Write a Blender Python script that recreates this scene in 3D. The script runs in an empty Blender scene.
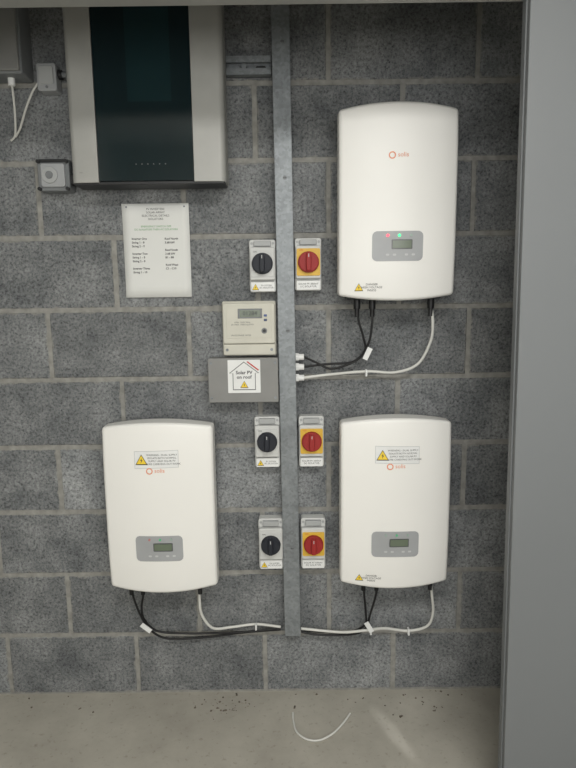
import bpy, bmesh, math, random
from mathutils import Matrix, Vector
random.seed(7)
C=bpy.context
scene=C.scene
scene.view_settings.view_transform='Standard'

# ------------------------------------------------------------------ camera
F=590.0;P=math.radians(8.87);R=math.radians(0.7)
cam=bpy.data.cameras.new('camera');co=bpy.data.objects.new('camera',cam);C.collection.objects.link(co)
cam.sensor_fit='VERTICAL';cam.sensor_height=36;cam.lens=F/768*36;cam.clip_start=0.02
co.matrix_world=Matrix.Translation((0,-1.9,1.4))@Matrix.Rotation(math.pi/2-P,4,'X')@Matrix.Rotation(-R,4,'Z')
scene.camera=co

# ------------------------------------------------------------------ materials
def s2l(c):
    return tuple(((x/255)/12.92 if x/255<=0.04045 else ((x/255+0.055)/1.055)**2.4) for x in c)+(1,)
def mat(name,rgb,rough=0.5,metal=0.0,emit=None,estr=0,noise=None,bump=None,coat=0):
    """rgb in sRGB 0-255. noise=(scale,amount) bump=(scale,strength)"""
    m=bpy.data.materials.new(name);m.use_nodes=True
    nt=m.node_tree;b=nt.nodes['Principled BSDF']
    col=s2l(rgb)
    b.inputs['Base Color'].default_value=col
    b.inputs['Roughness'].default_value=rough
    b.inputs['Metallic'].default_value=metal
    if coat: b.inputs['Coat Weight'].default_value=coat
    if emit:
        b.inputs['Emission Color'].default_value=s2l(emit);b.inputs['Emission Strength'].default_value=estr
    tc=nt.nodes.new('ShaderNodeTexCoord')
    if noise is None: noise=(14,0.05)
    n=nt.nodes.new('ShaderNodeTexNoise');n.inputs['Scale'].default_value=noise[0];n.inputs['Detail'].default_value=6
    nt.links.new(tc.outputs['Object'],n.inputs['Vector'])
    r=nt.nodes.new('ShaderNodeValToRGB')
    a=noise[1]
    r.color_ramp.elements[0].position=.3;r.color_ramp.elements[1].position=.7
    r.color_ramp.elements[0].color=tuple(max(0,x*(1-a)) for x in col[:3])+(1,)
    r.color_ramp.elements[1].color=tuple(min(1,x*(1+a)) for x in col[:3])+(1,)
    nt.links.new(n.outputs['Fac'],r.inputs['Fac']);nt.links.new(r.outputs['Color'],b.inputs['Base Color'])
    if bump:
        n2=nt.nodes.new('ShaderNodeTexNoise');n2.inputs['Scale'].default_value=bump[0];n2.inputs['Detail'].default_value=4
        nt.links.new(tc.outputs['Object'],n2.inputs['Vector'])
        bp=nt.nodes.new('ShaderNodeBump');bp.inputs['Strength'].default_value=bump[1];bp.inputs['Distance'].default_value=.002
        nt.links.new(n2.outputs['Fac'],bp.inputs['Height']);nt.links.new(bp.outputs['Normal'],b.inputs['Normal'])
    return m

MORTAR_RGB=(143,142,137)
def block_mat():
    m=bpy.data.materials.new('concrete_block');m.use_nodes=True
    nt=m.node_tree;L=nt.links.new;N=nt.nodes.new;b=nt.nodes['Principled BSDF'];b.inputs['Roughness'].default_value=.95
    b.inputs['Specular IOR Level'].default_value=.15
    tc=N('ShaderNodeTexCoord')
    at=N('ShaderNodeAttribute');at.attribute_name='tone'
    # coarse mottling
    n1=N('ShaderNodeTexNoise');n1.inputs['Scale'].default_value=6;n1.inputs['Detail'].default_value=9;n1.inputs['Roughness'].default_value=.72
    r1=N('ShaderNodeValToRGB');r1.color_ramp.elements[0].position=.34;r1.color_ramp.elements[1].position=.66
    r1.color_ramp.elements[0].color=s2l((100,103,105));r1.color_ramp.elements[1].color=s2l((149,151,151))
    # aggregate speckle
    n2=N('ShaderNodeTexNoise');n2.inputs['Scale'].default_value=110;n2.inputs['Detail'].default_value=5;n2.inputs['Roughness'].default_value=.8
    r2=N('ShaderNodeValToRGB');e=r2.color_ramp.elements;e[0].position=.36;e[0].color=(.42,.42,.43,1);e[1].position=.68;e[1].color=(1.45,1.45,1.43,1)
    el=e.new(.48);el.color=(.95,.95,.95,1)
    v=N('ShaderNodeTexVoronoi');v.inputs['Scale'].default_value=70
    r3=N('ShaderNodeValToRGB');e=r3.color_ramp.elements;e[0].position=.10;e[0].color=(.6,.6,.61,1);e[1].position=.26;e[1].color=(1,1,1,1)
    for n in (n1,n2,v): L(tc.outputs['Object'],n.inputs['Vector'])
    L(n1.outputs['Fac'],r1.inputs['Fac']);L(n2.outputs['Fac'],r2.inputs['Fac']);L(v.outputs['Distance'],r3.inputs['Fac'])
    def mul(a,c):
        x=N('ShaderNodeMix');x.data_type='RGBA';x.blend_type='MULTIPLY';x.inputs[0].default_value=1
        L(a,x.inputs[6]);L(c,x.inputs[7]);return x.outputs[2]
    o=mul(mul(mul(r1.outputs['Color'],r2.outputs['Color']),r3.outputs['Color']),at.outputs['Color'])
    # mortar smeared irregularly over the block arrises
    def math_(op,a,bv=None):
        x=N('ShaderNodeMath');x.operation=op
        if isinstance(a,(int,float)): x.inputs[0].default_value=a
        else: L(a,x.inputs[0])
        if bv is not None:
            if isinstance(bv,(int,float)): x.inputs[1].default_value=bv
            else: L(bv,x.inputs[1])
        return x.outputs[0]
    sp=N('ShaderNodeSeparateXYZ');L(tc.outputs['Object'],sp.inputs[0])
    dz=math_('PINGPONG',sp.outputs['Z'],.1125)
    row=math_('FLOOR',math_('DIVIDE',sp.outputs['Z'],.225))
    xo=math_('ADD',math_('ADD',sp.outputs['X'],.092),math_('MULTIPLY',row,.225))
    dx=math_('PINGPONG',xo,.225)
    d=math_('MINIMUM',dz,dx)
    n3=N('ShaderNodeTexNoise');n3.inputs['Scale'].default_value=22;n3.inputs['Detail'].default_value=8;n3.inputs['Roughness'].default_value=.75
    L(tc.outputs['Object'],n3.inputs['Vector'])
    dn=math_('ADD',d,math_('MULTIPLY',math_('SUBTRACT',n3.outputs['Fac'],.5),.05))
    mr=N('ShaderNodeMapRange');mr.inputs[1].default_value=.0050;mr.inputs[2].default_value=.0105;mr.inputs[3].default_value=.85;mr.inputs[4].default_value=0
    L(dn,mr.inputs[0])
    mx=N('ShaderNodeMix');mx.data_type='RGBA';L(mr.outputs[0],mx.inputs[0]);L(o,mx.inputs[6])
    mr2=N('ShaderNodeMix');mr2.data_type='RGBA';mr2.blend_type='MULTIPLY';mr2.inputs[0].default_value=.35;mr2.inputs[6].default_value=s2l(MORTAR_RGB);L(r2.outputs['Color'],mr2.inputs[7])
    L(mr2.outputs[2],mx.inputs[7])
    L(mx.outputs[2],b.inputs['Base Color'])
    add=N('ShaderNodeMath');add.operation='ADD';L(n2.outputs['Fac'],add.inputs[0]);L(r3.outputs['Color'],add.inputs[1])
    bp=N('ShaderNodeBump');bp.inputs['Strength'].default_value=.55;bp.inputs['Distance'].default_value=.003
    L(add.outputs[0],bp.inputs['Height']);L(bp.outputs['Normal'],b.inputs['Normal'])
    return m

def floor_mat():
    m=bpy.data.materials.new('concrete_floor');m.use_nodes=True
    nt=m.node_tree;L=nt.links.new;N=nt.nodes.new;b=nt.nodes['Principled BSDF'];b.inputs['Roughness'].default_value=.55
    tc=N('ShaderNodeTexCoord')
    n1=N('ShaderNodeTexNoise');n1.inputs['Scale'].default_value=3.5;n1.inputs['Detail'].default_value=9;n1.inputs['Roughness'].default_value=.65
    r1=N('ShaderNodeValToRGB');e=r1.color_ramp.elements;e[0].position=.3;e[1].position=.7
    e[0].color=s2l((154,150,140));e[1].color=s2l((182,178,167))
    n2=N('ShaderNodeTexNoise');n2.inputs['Scale'].default_value=60;n2.inputs['Detail'].default_value=3
    r2=N('ShaderNodeValToRGB');e=r2.color_ramp.elements;e[0].position=.22;e[0].color=(.7,.68,.66,1);e[1].position=.4;e[1].color=(1,1,1,1)
    x=N('ShaderNodeMix');x.data_type='RGBA';x.blend_type='MULTIPLY';x.inputs[0].default_value=1
    for n in (n1,n2): L(tc.outputs['Object'],n.inputs['Vector'])
    L(n1.outputs['Fac'],r1.inputs['Fac']);L(n2.outputs['Fac'],r2.inputs['Fac'])
    L(r1.outputs['Color'],x.inputs[6]);L(r2.outputs['Color'],x.inputs[7]);L(x.outputs[2],b.inputs['Base Color'])
    bp=N('ShaderNodeBump');bp.inputs['Strength'].default_value=.15;bp.inputs['Distance'].default_value=.002
    L(n2.outputs['Fac'],bp.inputs['Height']);L(bp.outputs['Normal'],b.inputs['Normal'])
    return m

def galv_mat():
    m=bpy.data.materials.new('galvanised_steel');m.use_nodes=True
    nt=m.node_tree;L=nt.links.new;N=nt.nodes.new;b=nt.nodes['Principled BSDF'];b.inputs['Roughness'].default_value=.5
    b.inputs['Metallic'].default_value=.4
    tc=N('ShaderNodeTexCoord')
    v=N('ShaderNodeTexVoronoi');v.inputs['Scale'].default_value=130
    n=N('ShaderNodeTexNoise');n.inputs['Scale'].default_value=14;n.inputs['Detail'].default_value=6
    r=N('ShaderNodeValToRGB');e=r.color_ramp.elements;e[0].position=.2;e[1].position=.8
    e[0].color=s2l((112,116,119));e[1].color=s2l((148,153,156))
    a=N('ShaderNodeMix');a.inputs[0].default_value=.7
    L(tc.outputs['Object'],v.inputs['Vector']);L(tc.outputs['Object'],n.inputs['Vector'])
    sep=N('ShaderNodeSeparateColor');L(v.outputs['Color'],sep.inputs[0])
    L(sep.outputs[0],a.inputs[2]);L(n.outputs['Fac'],a.inputs[3]);L(a.outputs[0],r.inputs['Fac']);L(r.outputs['Color'],b.inputs['Base Color'])
    return m

M_BLOCK=block_mat();M_FLOOR=floor_mat();M_GALV=galv_mat()
M_MORTAR=mat('mortar',MORTAR_RGB,.95,noise=(40,.22),bump=(150,.5))
M_WHITE=mat('inverter_white_plastic',(234,233,229),.38,noise=(3,.01))
M_CHASSIS=mat('chassis_grey',(150,152,153),.45,.3)
M_DARK=mat('dark_plastic',(28,29,31),.45)
M_BLACK=mat('cable_black',(20,20,22),.55)
M_CWHITE=mat('cable_white',(210,210,205),.45)
M_PANEL=mat('panel_grey',(160,162,164),.4)
M_LCD=mat('lcd_green_grey',(92,98,86),.25,emit=(120,150,110),estr=.12)
M_LCDB=mat('lcd_bezel',(78,80,80),.3)
M_RED_LED=mat('led_red',(255,40,40),.3,emit=(255,60,80),estr=3)
M_GRN_LED=mat('led_green',(40,230,120),.3,emit=(40,255,130),estr=2.2)
M_LED_DIM=mat('led_green_dim',(90,165,125),.3,emit=(60,230,130),estr=.12)
M_LED_REDDIM=mat('led_red_dim',(175,120,118),.3,emit=(230,90,90),estr=.04)
M_LED_OFF=mat('led_off',(150,170,160),.3)
M_ORANGE=mat('logo_orange',(222,145,110),.5)
M_LABEL=mat('label_white',(226,227,226),.5)
M_LABELG=mat('label_grey',(190,192,192),.5)
M_INK=mat('ink_black',(52,52,55),.6)
M_INKF=mat('ink_faint',(95,97,97),.6)
M_INKG=mat('ink_green',(100,160,100),.6)
M_INKR=mat('ink_red',(190,60,50),.6)
M_YEL=mat('warning_yellow',(238,205,60),.5)
M_YPLATE=mat('switch_yellow',(216,174,62),.5)
M_RED=mat('switch_red',(150,34,32),.6)
M_KBLK=mat('switch_black',(26,30,40),.6)
M_ISO=mat('switch_enclosure',(200,201,199),.5)
M_ISOG=mat('switch_lid',(165,167,167),.5)
M_PAPER=mat('paper',(222,223,220),.85,noise=(6,.03))
M_CREAM=mat('meter_cream',(200,198,186),.5)
M_BOX=mat('enclosure_grey_paint',(132,132,130),.5,.1)
M_SILV=mat('cabinet_silver',(166,166,162),.5,.1)
M_GLASS=mat('cabinet_dark_glass',(24,37,40),.1)
M_TEAL=mat('cabinet_screen',(27,46,49),.12)
M_JB=mat('junction_grey',(116,119,121),.5)
M_PAINT=mat('door_grey_paint',(110,113,115),.5,noise=(2,.03))
M_TRIM=mat('frame_grey_paint',(150,150,146),.5,noise=(2,.03))
M_WALLP=mat('painted_wall',(190,189,184),.9,bump=(60,.2))
M_CEIL=mat('ceiling_paint',(200,200,196),.9)
M_DEB=mat('debris_dark',(98,90,80),.9,noise=(80,.4))

# ------------------------------------------------------------------ mesh helpers
def link(o,parent=None):
    C.collection.objects.link(o)
    if parent is not None: o.parent=parent
    return o
def empty(name,loc):
    o=bpy.data.objects.new(name,None);o.location=loc;o.empty_display_size=.05;C.collection.objects.link(o);return o
def mesh_obj(name,verts,faces,m,parent=None,smooth=False,bevel=0,seg=3,ang=40):
    me=bpy.data.meshes.new(name);me.from_pydata([tuple(v) for v in verts],[],faces)
    bm=bmesh.new();bm.from_mesh(me);bmesh.ops.recalc_face_normals(bm,faces=bm.faces);bm.to_mesh(me);bm.free()
    ms=m if isinstance(m,(list,tuple)) else [m]
    for x in ms: me.materials.append(x)
    o=link(bpy.data.objects.new(name,me),parent)
    if bevel>0:
        bv=o.modifiers.new('bevel','BEVEL');bv.width=bevel;bv.segments=seg;bv.limit_method='ANGLE';bv.angle_limit=math.radians(ang);bv.harden_normals=False
    if smooth or bevel>0:
        for p in me.polygons:p.use_smooth=True
        if bevel>0:
            wn=o.modifiers.new('wn','WEIGHTED_NORMAL');wn.keep_sharp=True
    return o
def box(name,x0,x1,y0,y1,z0,z1,m,parent=None,bevel=0,seg=3):
    v=[(x,y,z) for x in (x0,x1) for y in (y0,y1) for z in (z0,z1)]
    f=[(0,1,3,2),(4,6,7,5),(0,4,5,1),(2,3,7,6),(0,2,6,4),(1,5,7,3)]
    return mesh_obj(name,v,f,m,parent,bevel=bevel,seg=seg)
def cyl(name,cx,cz,r,y0,y1,m,parent=None,n=40,bevel=0,r1=None):
    """cylinder, axis along Y from y0 (back) to y1 (front)"""
    if r1 is None:r1=r
    v=[];
    for i in range(n):
        a=2*math.pi*i/n;v.append((cx+r*math.cos(a),y0,cz+r*math.sin(a)))
    for i in range(n):
        a=2*math.pi*i/n;v.append((cx+r1*math.cos(a),y1,cz+r1*math.sin(a)))
    f=[tuple(range(n)),tuple(range(n,2*n))]+[(i,(i+1)%n,n+(i+1)%n,n+i) for i in range(n)]
    return mesh_obj(name,v,f,m,parent,bevel=bevel,seg=3)
def cylaxis(name,p0,p1,r,m,parent=None,n=24):
    p0=Vector(p0);p1=Vector(p1);d=(p1-p0).normalized();a=d.orthogonal().normalized();b=d.cross(a)
    v=[p+(a*math.cos(2*math.pi*i/n)+b*math.sin(2*math.pi*i/n))*r for p in (p0,p1) for i in range(n)]
    f=[tuple(range(n)),tuple(range(n,2*n))]+[(i,(i+1)%n,n+(i+1)%n,n+i) for i in range(n)]
    return mesh_obj(name,v,f,m,parent,bevel=r*.15,seg=2)
def prism(name,pts,y0,y1,m,parent=None,bevel=0,seg=3):
    n=len(pts)
    v=[(x,y0,z) for x,z in pts]+[(x,y1,z) for x,z in pts]
    f=[tuple(range(n)),tuple(range(n,2*n))]+[(i,(i+1)%n,n+(i+1)%n,n+i) for i in range(n)]
    return mesh_obj(name,v,f,m,parent,bevel=bevel,seg=seg)
def rrect(cx,cz,w,h,r,n=6):
    p=[]
    for (sx,sz,a0) in ((1,1,0),(-1,1,90),(-1,-1,180),(1,-1,270)):
        for i in range(n+1):
            a=math.radians(a0+90*i/n);p.append((cx+sx*(w/2-r)+r*math.cos(a),cz+sz*(h/2-r)+r*math.sin(a)))
    return p
def text(name,s,size,cx,cz,y,m,parent=None,align='CENTER',surf=None,bold=0,spacing=1.0):
    cu=bpy.data.curves.new(name+'_c','FONT');cu.body=s;cu.size=size;cu.align_x=align;cu.align_y='CENTER';cu.resolution_u=2
    cu.offset=bold;cu.space_line=spacing
    to=bpy.data.objects.new(name+'_t',cu);C.collection.objects.link(to)
    C.view_layer.update()
    me=bpy.data.meshes.new_from_object(to.evaluated_get(C.evaluated_depsgraph_get()))
    bpy.data.objects.remove(to)
    for v in me.vertices:
        x=cx+v.co.x;z=cz+v.co.y
        yy=y if surf is None else -(surf(x,z)+y)
        v.co=(x,yy,z)
    me.name=name;me.materials.clear();me.materials.append(m)
    return link(bpy.data.objects.new(name,me),parent)
def cr(pts,k=10):
    P=[Vector(p) for p in pts];P=[P[0]*2-P[1]]+P+[P[-1]*2-P[-2]];o=[]
    for i in range(1,len(P)-2):
        a,b,c,d=P[i-1:i+3]
        for j in range(k):
            t=j/k;o.append(.5*((2*b)+(c-a)*t+(2*a-5*b+4*c-d)*t*t+(3*b-a-3*c+d)*t**3))
    o.append(P[-2]);return o
def cable(name,pts,r,m,parent=None,off=(0,0,0)):
    q=cr([Vector(p)-Vector(off) for p in pts])
    cu=bpy.data.curves.new(name,'CURVE');cu.dimensions='3D';cu.bevel_depth=r;cu.bevel_resolution=3;cu.use_fill_caps=True
    sp=cu.splines.new('POLY');sp.points.add(len(q)-1)
    for i,p in enumerate(q): sp.points[i].co=(p.x,p.y,p.z,1)
    to=bpy.data.objects.new(name+'_t',cu);C.collection.objects.link(to);C.view_layer.update()
    me=bpy.data.meshes.new_from_object(to.evaluated_get(C.evaluated_depsgraph_get()));bpy.data.objects.remove(to)
    me.name=name;me.materials.clear();me.materials.append(m)
    for p in me.polygons:p.use_smooth=True
    return link(bpy.data.objects.new(name,me),parent)
def tri(name,cx,cz,s,y,parent,surf=None):
    """warning triangle: black rim, yellow field, black bolt"""
    for nm,k,dy,m in (('_rim',1,0,M_INK),('_field',.82,.0004,M_YEL)):
        pts=[(cx-s/2*k,cz-s*.433*k),(cx+s/2*k,cz-s*.433*k),(cx,cz+s*.433*k)]
        me=[(x,(-(surf(x,z)+y+dy) if surf else y-dy),z) for x,z in pts]
        mesh_obj(name+nm,me,[(0,1,2)],m,parent)
    z0=cz-s*.05
    b=[(cx+.06*s,z0+.2*s),(cx-.1*s,z0-.02*s),(cx,z0-.02*s),(cx-.06*s,z0-.25*s),(cx+.1*s,z0+.03*s),(cx,z0+.03*s)]
    mesh_obj(name+'_bolt',[(x,(-(surf(x,z)+y+.0008) if surf else y-.0008),z) for x,z in b],[tuple(range(6))],M_INK,parent)

# ------------------------------------------------------------------ room shell
XL,XR,YF,ZC=-1.35,1.35,-3.3,2.55
def build_block_wall():
    verts=[];faces=[];mi=[];tones=[]
    def addbox(x0,x1,y0,y1,z0,z1,mid,tone,bev=0.003):
        b=len(verts)
        j=lambda:random.uniform(-.0012,.0012)
        for (xx0,xx1,zz0,zz1,y) in ((x0,x1,z0,z1,y1),(x0,x1,z0,z1,y0+bev),(x0+bev+j(),x1-bev+j(),z0+bev+j(),z1-bev+j(),y0)):
            verts.extend([(xx0,y,zz0),(xx1,y,zz0),(xx1,y,zz1),(xx0,y,zz1)])
        fs=[]
        for k in (0,4):
            for i in range(4):
                fs.append((b+k+i,b+k+(i+1)%4,b+k+4+(i+1)%4,b+k+4+i))
        fs.append((b+8,b+9,b+10,b+11))
        for f in fs: faces.append(f);mi.append(mid);tones.append(tone)
    for k in range(12):
        z0=k*.225;z1=min(z0+.225,ZC)
        if z0>=ZC: break
        j0=-.092 if k%2==0 else -.317
        x=j0-.45*4
        while x<XR:
            a=max(x,XL);c=min(x+.45,XR)
            if c-a>.02:
                g=.0065
                t=random.choice([.78,.85,.9,.95,1.0,1.05,1.15,.9])*random.uniform(.95,1.05)
                yj=random.uniform(-.0005,.0018)
                addbox(a+g*(x>XL),c-g,yj,.06,z0+g+random.uniform(-.001,.001),z1-g+random.uniform(-.001,.001),0,(t,t,t*1.01,1))
            x+=.45
    b=len(verts)
    verts.extend([(x,y,z) for x in (XL,XR) for y in (.003,.12) for z in (0,ZC)])
    for f in [(0,1,3,2),(4,6,7,5),(0,4,5,1),(2,3,7,6),(0,2,6,4),(1,5,7,3)]:
        faces.append(tuple(b+i for i in f));mi.append(1);tones.append((1,1,1,1))
    o=mesh_obj('wall_back',verts,faces,[M_BLOCK,M_MORTAR])
    me=o.data
    for p,i in zip(me.polygons,mi):p.material_index=i
    ca=me.color_attributes.new('tone','FLOAT_COLOR','CORNER')
    for p,t in zip(me.polygons,tones):
        for li in p.loop_indices: ca.data[li].color=t
build_block_wall()
box('floor',XL-.1,XR+.1,YF-.1,.12,-.1,0,M_FLOOR)
box('ceiling',XL-.1,XR+.1,YF-.1,.12,ZC,ZC+.1,M_CEIL)
box('wall_left',XL-.1,XL,YF,.12,0,ZC,M_WALLP)
box('wall_right',XR,XR+.1,YF,.12,0,ZC,M_WALLP)
box('wall_front',XL,XR,YF-.1,YF,0,ZC,M_WALLP)

# cupboard opening: head + grey door leaf on the right (front face ~0.5 m off the wall)
box('trim_1',XL,XR,-.56,-.5,2.020,ZC,M_TRIM)
def door():
    e=empty('door_1',(.533,-.5,0))
    z1=2.018
    lean=.0135   # the leaf hangs very slightly out of plumb
    def X(x,z): return x+lean*(1.2-z)
    def slab(nm,x0,x1,y0,y1,z0,z1,m,bv):
        v=[(X(x,z),y,z) for x in (x0,x1) for y in (y0,y1) for z in (z0,z1)]
        mesh_obj(nm,v,[(0,1,3,2),(4,6,7,5),(0,4,5,1),(2,3,7,6),(0,2,6,4),(1,5,7,3)],m,e,bevel=bv)
    slab('leaf',0,.78,-.045,0,.012,z1,M_PAINT,.003)
    slab('edge_strip',-.003,.006,-.03,-.012,.012,z1,M_PAINT,.001)
    cylaxis('hinge',(.79,-.05,1.6),(.79,-.05,1.7),.009,M_GALV,e)
door()

# ------------------------------------------------------------------ solar inverters
IW,IH,ID=.34,.551,.172
def isurf(x,z):
    sx=x/(IW/2);sz=(z-IH/2)/(IH/2)
    return ID-.022*sx*sx-.012*abs(sz)**3
def itop(x): sx=x/(IW/2);return IH-.016*sx*sx
def ibot(x): sx=x/(IW/2);return .016*sx*sx
def patch(name,cx,cz,w,h,off,m,parent,r=0.0,n=16,skew=0):
    v=[];f=[]
    for i in range(n+1):
        t=i/n;t=.5-.5*math.cos(math.pi*t)
        x=-w/2+w*t;d=min(x+w/2,w/2-x)
        c=0 if (r<=0 or d>=r) else r-math.sqrt(max(0,r*r-(r-d)**2))
        for zz in (-h/2+c,h/2-c):
            X=cx+x;Z=cz+zz+skew*x
            v.append((X,-(isurf(X,Z)+off),Z))
    for i in range(n): f.append((2*i,2*i+2,2*i+3,2*i+1))
    return mesh_obj(name,v,f,m,parent)
def inverter(cx,z0,leds,label,small,cables):
    e=empty('solar_inverter',(cx,0,z0))
    nx,nz=24,24;v=[];f=[]
    for j in range(nz+1):
        for i in range(nx+1):
            x=-IW/2+IW*i/nx;b=ibot(x);t=itop(x);z=b+(t-b)*j/nz
            v.append((x,-isurf(x,z),z))
    idx=lambda i,j:j*(nx+1)+i
    for j in range(nz):
        for i in range(nx): f.append((idx(i,j),idx(i+1,j),idx(i+1,j+1),idx(i,j+1)))
    loop=[idx(i,0) for i in range(nx)]+[idx(nx,j) for j in range(nz)]+[idx(i,nz) for i in range(nx,0,-1)]+[idx(0,j) for j in range(nz,0,-1)]
    b0=len(v)
    for k in loop: v.append((v[k][0],-.085,v[k][2]))
    n=len(loop)
    for k in range(n): f.append((loop[k],loop[(k+1)%n],b0+(k+1)%n,b0+k))
    f.append(tuple(b0+k for k in range(n)))
    mesh_obj('front_cover',v,f,M_WHITE,e,bevel=.010,seg=5,ang=45)
    box('chassis',-IW/2+.007,IW/2-.007,-.086,-.018,.02,IH-.022,M_CHASSIS,e,bevel=.004)
    fv=[];ff=[]
    for s in (-1,1):
        for k in range(20):
            zc=.05+k*.023
            x0=s*(IW/2-.0075);x1=s*(IW/2-.003)
            b=len(fv)
            fv.extend([(x,y,z) for x in (x0,x1) for y in (-.075,-.03) for z in (zc,zc+.008)])
            ff.extend([tuple(b+i for i in q) for q in [(0,1,3,2),(4,6,7,5),(0,4,5,1),(2,3,7,6),(0,2,6,4),(1,5,7,3)]])
    mesh_obj('side_fins',fv,ff,M_CHASSIS,e)
    box('mounting_bracket',-.1,.1,-.02,-.001,.08,IH-.08,M_GALV,e)
    patch('display_panel',-.003,.155,.146,.084,.001,M_PANEL,e,r=.014)
    patch('lcd_bezel',.009,.160,.060,.027,.0016,M_LCDB,e,r=.002)
    patch('lcd',.009,.160,.054,.021,.0022,M_LCD,e)
    for i,(dx,m) in enumerate(zip((-.032,.001,.035),leds)):
        cyl('led_%d'%i,dx,.185,.0036,-isurf(dx,.185),-isurf(dx,.185)-.003,m,e,n=16)
    for i,dx in enumerate((-.032,-.012,.022,.042)):
        patch('button_%d'%i,dx,.131,.010,.006,.002,M_LABELG,e,r=.0025,n=8)
    cxl,czl=-.022,.404
    v=[];f=[];n=28
    for i in range(n):
        a=2*math.pi*i/n
        for r in (.0068,.0102):
            x=cxl+r*math.cos(a);z=czl+r*math.sin(a);v.append((x,-(isurf(x,z)+.0008),z))
    for i in range(n): f.append((2*i,2*i+1,(2*i+3)%(2*n),(2*i+2)%(2*n)))
    mesh_obj('logo_ring',v,f,M_ORANGE,e)
    text('logo_text','solis',.018,cxl+.015,czl+.001,.001,M_ORANGE,e,'LEFT',isurf)
    if label:
        patch('warning_label_edge',0,.440,.134,.054,.0006,M_LABELG,e,skew=label*.02)
        patch('warning_label',0,.440,.131,.051,.0009,M_LABEL,e,skew=label*.02)
        tri('label_triangle',-.045,.440,.038,.0014,e,isurf)
        text('label_text','WARNING - DUAL SUPPLY\nISOLATE BOTH NORMAL\nSUPPLY AND SOLAR PV\nBEFORE CARRYING OUT WORK',.0078,.017,.440,.0014,M_INK,e,'CENTER',isurf,spacing=1.2)
    if small:
        tri('small_triangle',-.112,.040,.026,.001,e,isurf)
        text('small_text','DANGER\nHIGH VOLTAGE\nINSIDE',.0085,-.075,.039,.001,M_INK,e,'CENTER',isurf)
    box('terminal_strip',-.14,.14,-.11,-.03,.004,.03,M_DARK,e,bevel=.003)
    off=(cx,0,z0)
    for i,(kind,pts) in enumerate(cables):
        p=Vector(pts[0])-Vector(off)
        r=.0085
        cylaxis('cable_gland_%d'%i,(p.x,p.y,.022),(p.x,p.y,-.026),r*1.25,M_DARK,e)
        cable('cable_%d'%i,pts,(.0036 if kind=='b' else .0046),M_BLACK if kind=='b' else M_CWHITE,e,off)
        cylaxis('cable_sleeve_%d'%i,(p.x,p.y,-.02),(p.x,p.y,-.05),.0072,M_BLACK if kind=='b' else M_DARK,e)
    return e
ON=M_RED_LED;GR=M_GRN_LED;OF=M_LED_OFF;DG=M_LED_DIM;DR=M_LED_REDDIM
eA=inverter(.322,1.371,(ON,GR,OF),0,1,[
 ('b',[(.215,-.07,1.36),(.220,-.07,1.31),(.236,-.06,1.26),(.243,-.05,1.215),(.205,-.04,1.178),(.13,-.035,1.172),(.052,-.03,1.163)]),
 ('b',[(.262,-.07,1.36),(.262,-.07,1.30),(.252,-.06,1.235),(.218,-.05,1.185),(.14,-.045,1.158),(.09,-.04,1.178),(.052,-.03,1.195)]),
 ('w',[(.442,-.07,1.36),(.450,-.07,1.30),(.446,-.06,1.24),(.410,-.05,1.17),(.34,-.04,1.143),(.25,-.03,1.146),(.12,-.03,1.136),(.052,-.03,1.128)])])
eB=inverter(-.402,.463,(DR,DG,OF),1,0,[
 ('b',[(-.528,-.07,.455),(-.522,-.07,.40),(-.50,-.06,.32),(-.475,-.05,.270),(-.42,-.035,.230),(-.30,-.02,.224),(-.17,-.02,.240),(-.035,-.03,.256)]),
 ('b',[(-.490,-.07,.455),(-.490,-.07,.41),(-.500,-.06,.36),(-.495,-.05,.31),(-.455,-.04,.262),(-.36,-.03,.246),(-.25,-.025,.243),(-.14,-.03,.250),(-.035,-.03,.262)]),
 ('w',[(-.300,-.07,.455),(-.303,-.07,.39),(-.298,-.06,.33),(-.265,-.045,.274),(-.20,-.02,.262),(-.12,-.015,.268),(-.035,-.03,.266)])])
eC=inverter(.329,.468,(OF,DG,OF),-1,1,[
 ('b',[(.242,-.07,.46),(.245,-.07,.40),(.252,-.06,.33),(.250,-.05,.280),(.19,-.04,.248),(.10,-.03,.246),(.035,-.03,.252)]),
 ('b',[(.285,-.07,.46),(.285,-.07,.41),(.268,-.06,.33),(.250,-.05,.265),(.20,-.04,.240),(.10,-.035,.238),(.035,-.03,.246)]),
 ('w',[(.463,-.07,.46),(.470,-.07,.40),(.478,-.06,.33),(.462,-.05,.275),(.40,-.04,.252),(.32,-.04,.262),(.255,-.06,.268),(.17,-.045,.253),(.035,-.03,.259)])])
def tag(e,cx,cz,y,ang):
    o=box('cable_tag',-.008,.008,-.0015,.0015,-.020,.020,M_LABEL,e)
    o.location=Vector((cx,y,cz))-e.location;o.rotation_euler=(0,math.radians(ang),0)
tag(eA,.250,1.206,-.062,25);tag(eB,-.488,.287,-.062,-50);tag(eC,.262,.285,-.07,-30)
def tie(e,cx,cz,y):
    o=box('cable_tie',-.003,.003,-.012,.006,-.011,.011,M_LABEL,e,bevel=.001);o.location=Vector((cx,y,cz))-e.location
tie(eC,.40,.252,-.04);tie(eC,.27,.262,-.05);tie(eA,.25,1.142,-.03);tie(eB,-.12,.262,-.02)

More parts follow.
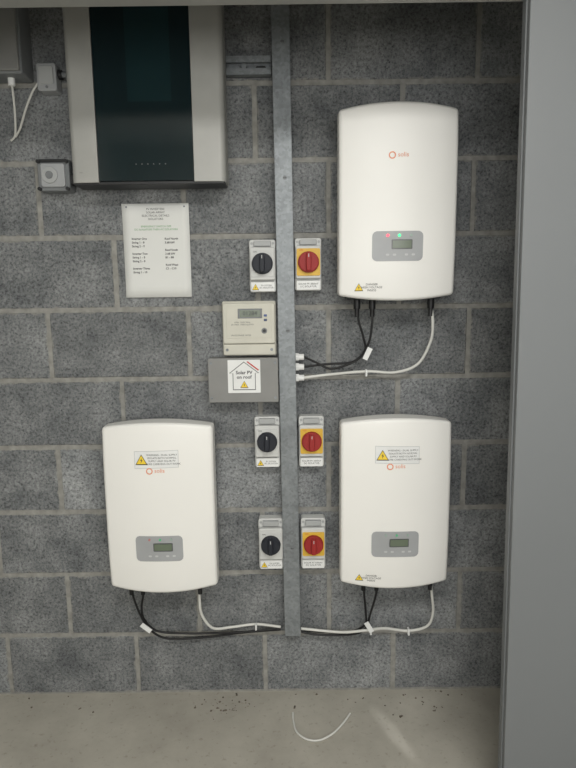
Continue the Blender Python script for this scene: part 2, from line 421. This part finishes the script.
# ------------------------------------------------------------------ cable trunking (vertical steel)
def trunking():
    e=empty('cable_trunking',(0,0,0))
    zb,zt=.243,ZC-.002
    def cxz(z): return .006-.008*(z-.24)
    def slab(nm,x0,x1,y0,y1,m,bv,za=zb,zc=zt):
        v=[(cxz(z)+x,y,z) for x in (x0,x1) for y in (y0,y1) for z in (za,zc)]
        mesh_obj(nm,v,[(0,1,3,2),(4,6,7,5),(0,4,5,1),(2,3,7,6),(0,2,6,4),(1,5,7,3)],m,e,bevel=bv,seg=2)
    slab('body',-.025,.025,-.048,-.001,M_GALV,.002)
    slab('lid',-.0265,.0265,-.0505,-.046,M_GALV,.0015)
    slab('lid_return_left',-.0268,-.0255,-.05,-.034,M_GALV,.0005)
    slab('lid_return_right',.0255,.0268,-.05,-.034,M_GALV,.0005)
    for i,z in enumerate((1.74,1.28,.56,2.12)):
        cyl('lid_screw_%d'%i,cxz(z)+.004,z,.0055,-.0505,-.0535,M_JB,e,n=20,bevel=.0008)
        box('screw_slot_%d'%i,cxz(z)-.0005,cxz(z)+.0085,-.0539,-.0533,z-.0007,z+.0007,M_DARK,e)
    for i,z in enumerate((1.195,1.163,1.128)):
        cylaxis('gland_nut_%d'%i,(.022,-.03,z),(.036,-.03,z),.0135,M_LABEL,e,n=6)
        cylaxis('gland_%d'%i,(.034,-.03,z),(.052,-.03,z),.010,M_LABEL,e)
trunking()
def strut():
    e=empty('support_strut',(-.1,0,2.065))
    a,b_=-.072,.060
    box('web',a,b_,-.005,-.001,-.026,.026,M_GALV,e)
    box('flange_top',a,b_,-.026,-.001,.023,.026,M_GALV,e)
    box('flange_bottom',a,b_,-.026,-.001,-.026,-.023,M_GALV,e)
    box('lip_top',a,b_,-.028,-.025,.008,.026,M_GALV,e)
    box('lip_bottom',a,b_,-.028,-.025,-.026,-.008,M_GALV,e)
    prism('slot_0',rrect(.03,0,.03,.010,.0045),-.0055,-.005,M_DARK,e)
    cyl('bolt',-.02,0,.009,-.004,-.024,M_GALV,e,n=6)
strut()

# ------------------------------------------------------------------ wall display cabinet
def cabinet():
    x0,x1,z0,z1=-.62,-.173,1.72,2.40
    e=empty('display_cabinet',((x0+x1)/2,0,z0))
    w=(x1-x0);H2=z1-z0
    box('back_body',-w/2+.012,w/2-.012,-.075,-.028,.008,H2-.01,M_DARK,e)
    box('rear_spacer',-w/2+.05,w/2-.05,-.03,-.002,.05,H2-.05,M_GALV,e)
    gx0,gx1=-.541-(x0+x1)/2,-.264-(x0+x1)/2
    def side(nm,a,b,outer):
        n=10;r=.018
        if outer<0:
            sec=[(b,-.03),(a,-.03)]+[(a+r-r*math.cos(math.pi/2*t/n),-(.118-r)-r*math.sin(math.pi/2*t/n)) for t in range(n+1)]+[(b,-.120)]
        else:
            sec=[(a,-.03),(b,-.03)]+[(b-r+r*math.cos(math.pi/2*t/n),-(.118-r)-r*math.sin(math.pi/2*t/n)) for t in range(n+1)]+[(a,-.120)]
        m=len(sec)
        v=[(x,y,z) for z in (0,H2) for x,y in sec]
        f=[tuple(range(m)),tuple(range(m,2*m))]+[(i,(i+1)%m,m+(i+1)%m,m+i) for i in range(m)]
        mesh_obj(nm,v,f,M_SILV,e,bevel=.001,seg=2,ang=50)
    side('side_profile_left',-w/2,gx0,-1);side('side_profile_right',gx1,w/2,1)
    box('glass_front',gx0+.001,gx1-.001,-.117,-.07,.004,H2,M_GLASS,e,bevel=.001)
    box('bottom_lip',-w/2+.004,w/2-.004,-.112,-.03,-.006,.004,M_DARK,e,bevel=.002)
    box('screen',-.05,.075,-.1175,-.116,.22,.62,M_TEAL,e)
    for i in range(6):
        cyl('indicator_%d'%i,gx0+.11+i*.017,.05,.0016,-.1165,-.118,M_JB,e,n=12)
    text('corner_mark','....',.012,-w/2+.03,.03,-.1215,M_DARK,e)
cabinet()

# ------------------------------------------------------------------ rotary isolators
def isolator(cx,z0,h,red):
    e=empty('rotary_isolator_switch',(cx,0,z0))
    w=.082
    prism('enclosure',rrect(0,h/2,w,h,.008),-.038,-.001,M_ISO,e,bevel=.003)
    prism('lid',rrect(0,h*.54,w-.004,h*.62,.006),-.060,-.036,M_ISO,e,bevel=.004)
    box('top_terminal_cover',-.026,.026,-.050,-.036,h*.87,h*.97,M_ISOG,e,bevel=.002)
    box('bottom_terminal_cover',-.030,.030,-.046,-.036,h*.03,h*.2,M_ISO,e,bevel=.002)
    for i,(sx,sz) in enumerate(((-1,.93),(1,.93),(-1,.09),(1,.09))):
        cyl('screw_%d'%i,sx*.033,h*sz,.004,-.037,-.0395,M_ISOG,e,n=14)
    zk=h*.54
    if red:
        prism('yellow_plate',rrect(0,zk,.072,.082,.005),-.0635,-.059,M_YPLATE,e,bevel=.001)
        km=M_RED
    else:
        prism('grey_plate',rrect(0,zk,.070,.080,.005),-.0625,-.059,M_ISO,e,bevel=.001);km=M_KBLK
    cyl('knob_base',0,zk,.0325,-.062,-.076,km,e,n=48,bevel=.002,r1=.0315)
    cyl('knob_ring',0,zk,.0285,-.075,-.080,km,e,n=48,bevel=.001)
    prism('knob_handle',[(-.007,zk-.026),(.007,zk-.026),(.008,zk),(.007,zk+.026),(-.007,zk+.026),(-.008,zk)],-.092,-.078,km,e,bevel=.003)
    box('knob_pointer',-.001,.001,-.0925,-.0915,zk+.014,zk+.024,M_LABELG,e)
    text('on_text','OFF' if red else 'ON',.007,-.022,zk+.0355,-.064,M_INK if not red else M_INKR,e)
    box('sticker',-.036,.036,-.0475,-.046,h*.02,h*.19,M_LABEL,e)
    if red:
        text('sticker_text','SOLAR PV ARRAY\nDC ISOLATOR',.0078,0,h*.105,-.048,M_INK,e)
    else:
        tri('sticker_triangle',-.023,h*.10,.022,-.0480,e)
        text('sticker_text','PV SYSTEM\nAC ISOLATOR',.0068,.011,h*.105,-.048,M_INK,e)
isolator(-.074,1.400,.160,False);isolator(.067,1.403,.160,True)
isolator(-.069,.836,.168,False);isolator(.0735,.836,.168,True)
isolator(-.063,.484,.175,False);isolator(.0775,.484,.175,True)

# ------------------------------------------------------------------ electricity meter
def meter():
    w,h=.169,.172
    e=empty('electricity_meter',(-.120,0,1.201))
    prism('back_case',rrect(0,h/2,w,h,.006),-.032,-.001,M_CREAM,e,bevel=.003)
    prism('front_case',rrect(0,h*.60,w-.006,h*.74,.006),-.050,-.03,M_CREAM,e,bevel=.004)
    prism('terminal_cover',rrect(0,h*.12,w-.006,h*.20,.004),-.046,-.03,M_CREAM,e,bevel=.003)
    box('faceplate',-.070,.070,-.0512,-.049,h*.33,h*.93,M_CREAM,e,bevel=.001)
    box('lcd_bezel',-.034,.042,-.0525,-.051,.119,.149,M_JB,e,bevel=.001)
    box('lcd',-.028,.036,-.0532,-.052,.123,.145,M_LCD,e)
    text('lcd_digits','01284',.018,.004,.134,-.0536,M_INK,e)
    text('rating_text','kWh  230V 50Hz\n20-100A  1000 imp/kWh',.007,-.02,.103,-.0516,M_INKF,e)
    box('blue_button',.047,.057,-.0535,-.051,.124,.131,mat('button_blue',(70,90,140),.4),e,bevel=.001)
    box('blue_button_lower',.047,.057,-.0535,-.051,.110,.117,mat('button_blue_dark',(60,75,110),.4),e,bevel=.001)
    cyl('optical_port',.048,.080,.009,-.051,-.053,M_JB,e,n=24,bevel=.001)
    cyl('optical_core',.048,.080,.005,-.053,-.0535,M_DARK,e,n=24)
    text('maker_text','SINGLE PHASE METER',.0065,-.025,.066,-.0516,M_INKF,e)
    for i,x in enumerate((-.07,.07)):
        cyl('seal_screw_%d'%i,x,h*.12,.0045,-.046,-.049,M_GALV,e,n=16)
meter()

# ------------------------------------------------------------------ grey distribution box + sign
def distbox():
    w,h=.220,.141
    e=empty('switchgear_box',(-.140,0,1.057))
    prism('body',rrect(0,h/2,w-.006,h-.006,.003),-.060,-.001,M_BOX,e,bevel=.002)
    prism('lid',rrect(0,h/2,w,h,.004),-.070,-.058,M_BOX,e,bevel=.0025)
    for i,(x,z) in enumerate(((-.1,.015),(.1,.015),(-.1,.126),(.1,.126))):
        cyl('lid_screw_%d'%i,x,z,.004,-.07,-.0725,M_GALV,e,n=16)
    sx=.003
    prism('sign_sheet',rrect(sx,.083,.102,.104,.002),-.0712,-.0698,M_LABEL,e)
    def outline(nm,pts,t,m,y):
        n=len(pts);cxx=sum(p[0] for p in pts)/n;czz=sum(p[1] for p in pts)/n
        inn=[(cxx+(x-cxx)*(1-t),czz+(z-czz)*(1-t)) for x,z in pts]
        v=[(x,y,z) for x,z in pts]+[(x,y,z) for x,z in inn]
        mesh_obj(nm,v,[(i,(i+1)%n,n+(i+1)%n,n+i) for i in range(n)],m,e)
    outline('house_outline',[(sx-.036,.040),(sx+.036,.040),(sx+.036,.094),(sx+.047,.094),(sx,.130),(sx-.047,.094),(sx-.036,.094)],.06,M_INKF,-.0716)
    mesh_obj('solar_roof',[(sx+.008,-.0717,.129),(sx+.044,-.0717,.101),(sx+.047,-.0717,.104),(sx+.012,-.0717,.131)],[(0,1,2,3)],M_INKR,e)
    text('sign_text','Solar PV\non roof',.015,sx,.088,-.0717,M_INK,e,bold=.0003,spacing=.95)
    tri('sign_triangle',sx,.058,.026,-.0716,e)
distbox()

# ------------------------------------------------------------------ notice sheet
def notice():
    e=empty('paper_notice',(-.4055,0,1.388))
    w,h=.208,.288
    n=8;v=[];f=[]
    for j in range(n+1):
        for i in range(n+1):
            x=-w/2+w*i/n;z=h*j/n
            c=.004*(abs(x)/(w/2))**4*(abs(z-h/2)/(h/2))**4
            v.append((x,-.004-c,z))
    for j in range(n):
        for i in range(n): a=j*(n+1)+i;f.append((a,a+1,a+n+2,a+n+1))
    o=mesh_obj('sheet',v,f,M_PAPER,e,smooth=True)
    so=o.modifiers.new('s','SOLIDIFY');so.thickness=.0006
    y=-.0052
    text('heading','PV INVERTERS\nSOLAR ARRAY\nELECTRICAL DETAILS\nISOLATORS',.0090,0,.256,y,M_INK,e,spacing=1.1)
    text('green_lines','EMERGENCY SWITCH OFF\nDC ISOLATORS THEN AC ISOLATORS',.0080,0,.214,y,M_INKG,e,spacing=1.15)
    text('column_one','\n'.join(['Inverter One','String 1 - 8','String 2 - 9','','Inverter Two','String 1 - 8','String 2 - 8','','Inverter Three','String 1 - 10']),.0088,-.078,.130,y,M_INK,e,'LEFT',spacing=1.3,bold=.0002)
    text('column_two','\n'.join(['Roof North','3.68 kW','','Roof South','3.68 kW','B1 - B8','','Roof West','C1 - C10']),.0088,.025,.135,y,M_INK,e,'LEFT',spacing=1.3,bold=.0002)
    for i,(x,z) in enumerate(((-.09,.278),(.09,.278))):
        cyl('pin_%d'%i,x,z,.003,-.003,-.0075,M_GALV,e,n=12)
notice()

# ------------------------------------------------------------------ left hand side boxes
def leftstuff():
    e=empty('wall_control_box',(-.873,0,2.030))
    box('case',-.120,.120,-.085,-.001,0,.36,M_JB,e,bevel=.006)
    box('lid',-.115,.115,-.095,-.084,.006,.355,M_BOX,e,bevel=.004)
    cylaxis('gland',(.07,-.045,.004),(.07,-.045,-.02),.010,M_LABEL,e)
    cable('cable_1',[(.07,-.045,-.01),(.072,-.045,-.05),(.066,-.03,-.10),(.055,-.015,-.15),(.038,-.008,-.165)],.0032,M_CWHITE,e)
    cable('cable_2',[(.145,-.03,-.005),(.125,-.035,-.035),(.10,-.03,-.08),(.075,-.02,-.13),(.055,-.012,-.155)],.0032,M_CWHITE,e)
    e=empty('cable_coupler_box',(-.70,0,2.034))
    prism('case',rrect(0,0,.058,.078,.008),-.045,-.001,M_PANEL,e,bevel=.004)
    prism('lid',rrect(0,.004,.042,.050,.006),-.050,-.043,M_ISOG,e,bevel=.002)
    cyl('lid_screw',0,-.028,.004,-.044,-.047,M_JB,e,n=16)
    cylaxis('conduit',(.028,-.022,.012),(.076,-.022,.012),.009,M_JB,e)
    cylaxis('lock_ring',(.028,-.022,.012),(.040,-.022,.012),.014,M_DARK,e)
    e=empty('junction_box',(-.697,0,1.756))
    prism('case',rrect(0,0,.096,.094,.008),-.050,-.001,M_JB,e,bevel=.004)
    prism('lid',rrect(0,-.002,.072,.068,.008),-.058,-.048,M_PANEL,e,bevel=.003)
    box('top_bar',-.040,.040,-.0565,-.049,.036,.044,M_DARK,e,bevel=.001)
    cyl('lid_dial',-.008,-.002,.024,-.057,-.063,M_ISOG,e,n=32,bevel=.002)
    cyl('dial_centre',-.008,-.002,.011,-.062,-.066,M_JB,e,n=20,bevel=.001)
    for i,(x,z) in enumerate(((-.042,-.041),(.042,-.041),(-.042,.038),(.042,.038))):
        cyl('corner_screw_%d'%i,x,z,.0055,-.05,-.060,M_DARK,e,n=16)
    box('side_entry',.044,.074,-.045,-.012,-.028,.002,M_DARK,e,bevel=.003)
    cylaxis('side_entry_upper',(.044,-.022,.024),(.074,-.022,.024),.008,M_DARK,e)
leftstuff()

# ------------------------------------------------------------------ floor items
cable('cable_offcut',[(.003,-.113,.004),(.004,-.15,.004),(.014,-.20,.004),(.045,-.232,.004),(.085,-.237,.004),(.13,-.21,.005),(.17,-.16,.005),(.194,-.122,.006)],.0032,M_CWHITE)
def debris():
    v=[];f=[]
    for k in range(80):
        c=random.random()
        if c<.35: x=random.gauss(-.24,.05);y=-abs(random.gauss(.06,.03))-.01
        elif c<.5: x=random.gauss(-.13,.03);y=-abs(random.gauss(.05,.02))-.01
        elif c<.65: x=random.gauss(.45,.08);y=-abs(random.gauss(.07,.04))-.01
        else: x=random.uniform(-1,.6);y=-abs(random.gauss(.0,.04))-.008
        s=random.choice([.001,.0014,.002,.003]);b=len(v);a=random.random()*3
        l=random.choice([1,1.3,2.5])
        for dx,dy,dz in ((-l,-1,0),(l,-1,0),(l,1,0),(-l,1,0),(-.6*l,-.5,1),(.5*l,-.6,1),(.5*l,.6,1.2),(-.6*l,.5,.9)):
            v.append((x+s*(dx*math.cos(a)-dy*math.sin(a)),min(-.002,y+s*(dx*math.sin(a)+dy*math.cos(a))),.0003+s*dz*.8))
        f.extend([tuple(b+i for i in q) for q in [(0,1,2,3),(4,5,6,7),(0,1,5,4),(1,2,6,5),(2,3,7,6),(3,0,4,7)]])
    mesh_obj('floor_debris',v,f,M_DEB)
debris()

# ------------------------------------------------------------------ lights
def area(name,loc,rot,sx,sy,en,col=(1,1,1),spread=180):
    l=bpy.data.lights.new(name,'AREA');l.shape='RECTANGLE';l.size=sx;l.size_y=sy;l.energy=en;l.color=col;l.spread=math.radians(spread)
    o=bpy.data.objects.new(name,l);o.location=loc;o.rotation_euler=rot;C.collection.objects.link(o);return o
area('ceiling_light',(.3,-2.2,ZC-.03),(0,0,0),1.4,.6,46,(1,.985,.95))
area('corridor_light',(.2,-3.2,1.6),(math.radians(88),0,0),1.8,.9,27,(1,1,.985))
sl=bpy.data.lights.new('doorway_beam','SPOT');sl.energy=55;sl.spot_size=math.radians(3.2);sl.spot_blend=1;sl.shadow_soft_size=.01
so=bpy.data.objects.new('doorway_beam',sl);so.location=(.735,-1.24,.25);C.collection.objects.link(so)
d=Vector((.325,-.21,0))-Vector(so.location);so.rotation_euler=d.to_track_quat('-Z','Y').to_euler()
w=bpy.data.worlds.new('world');scene.world=w;w.use_nodes=True
w.node_tree.nodes['Background'].inputs[0].default_value=(.5,.5,.5,1);w.node_tree.nodes['Background'].inputs[1].default_value=.3
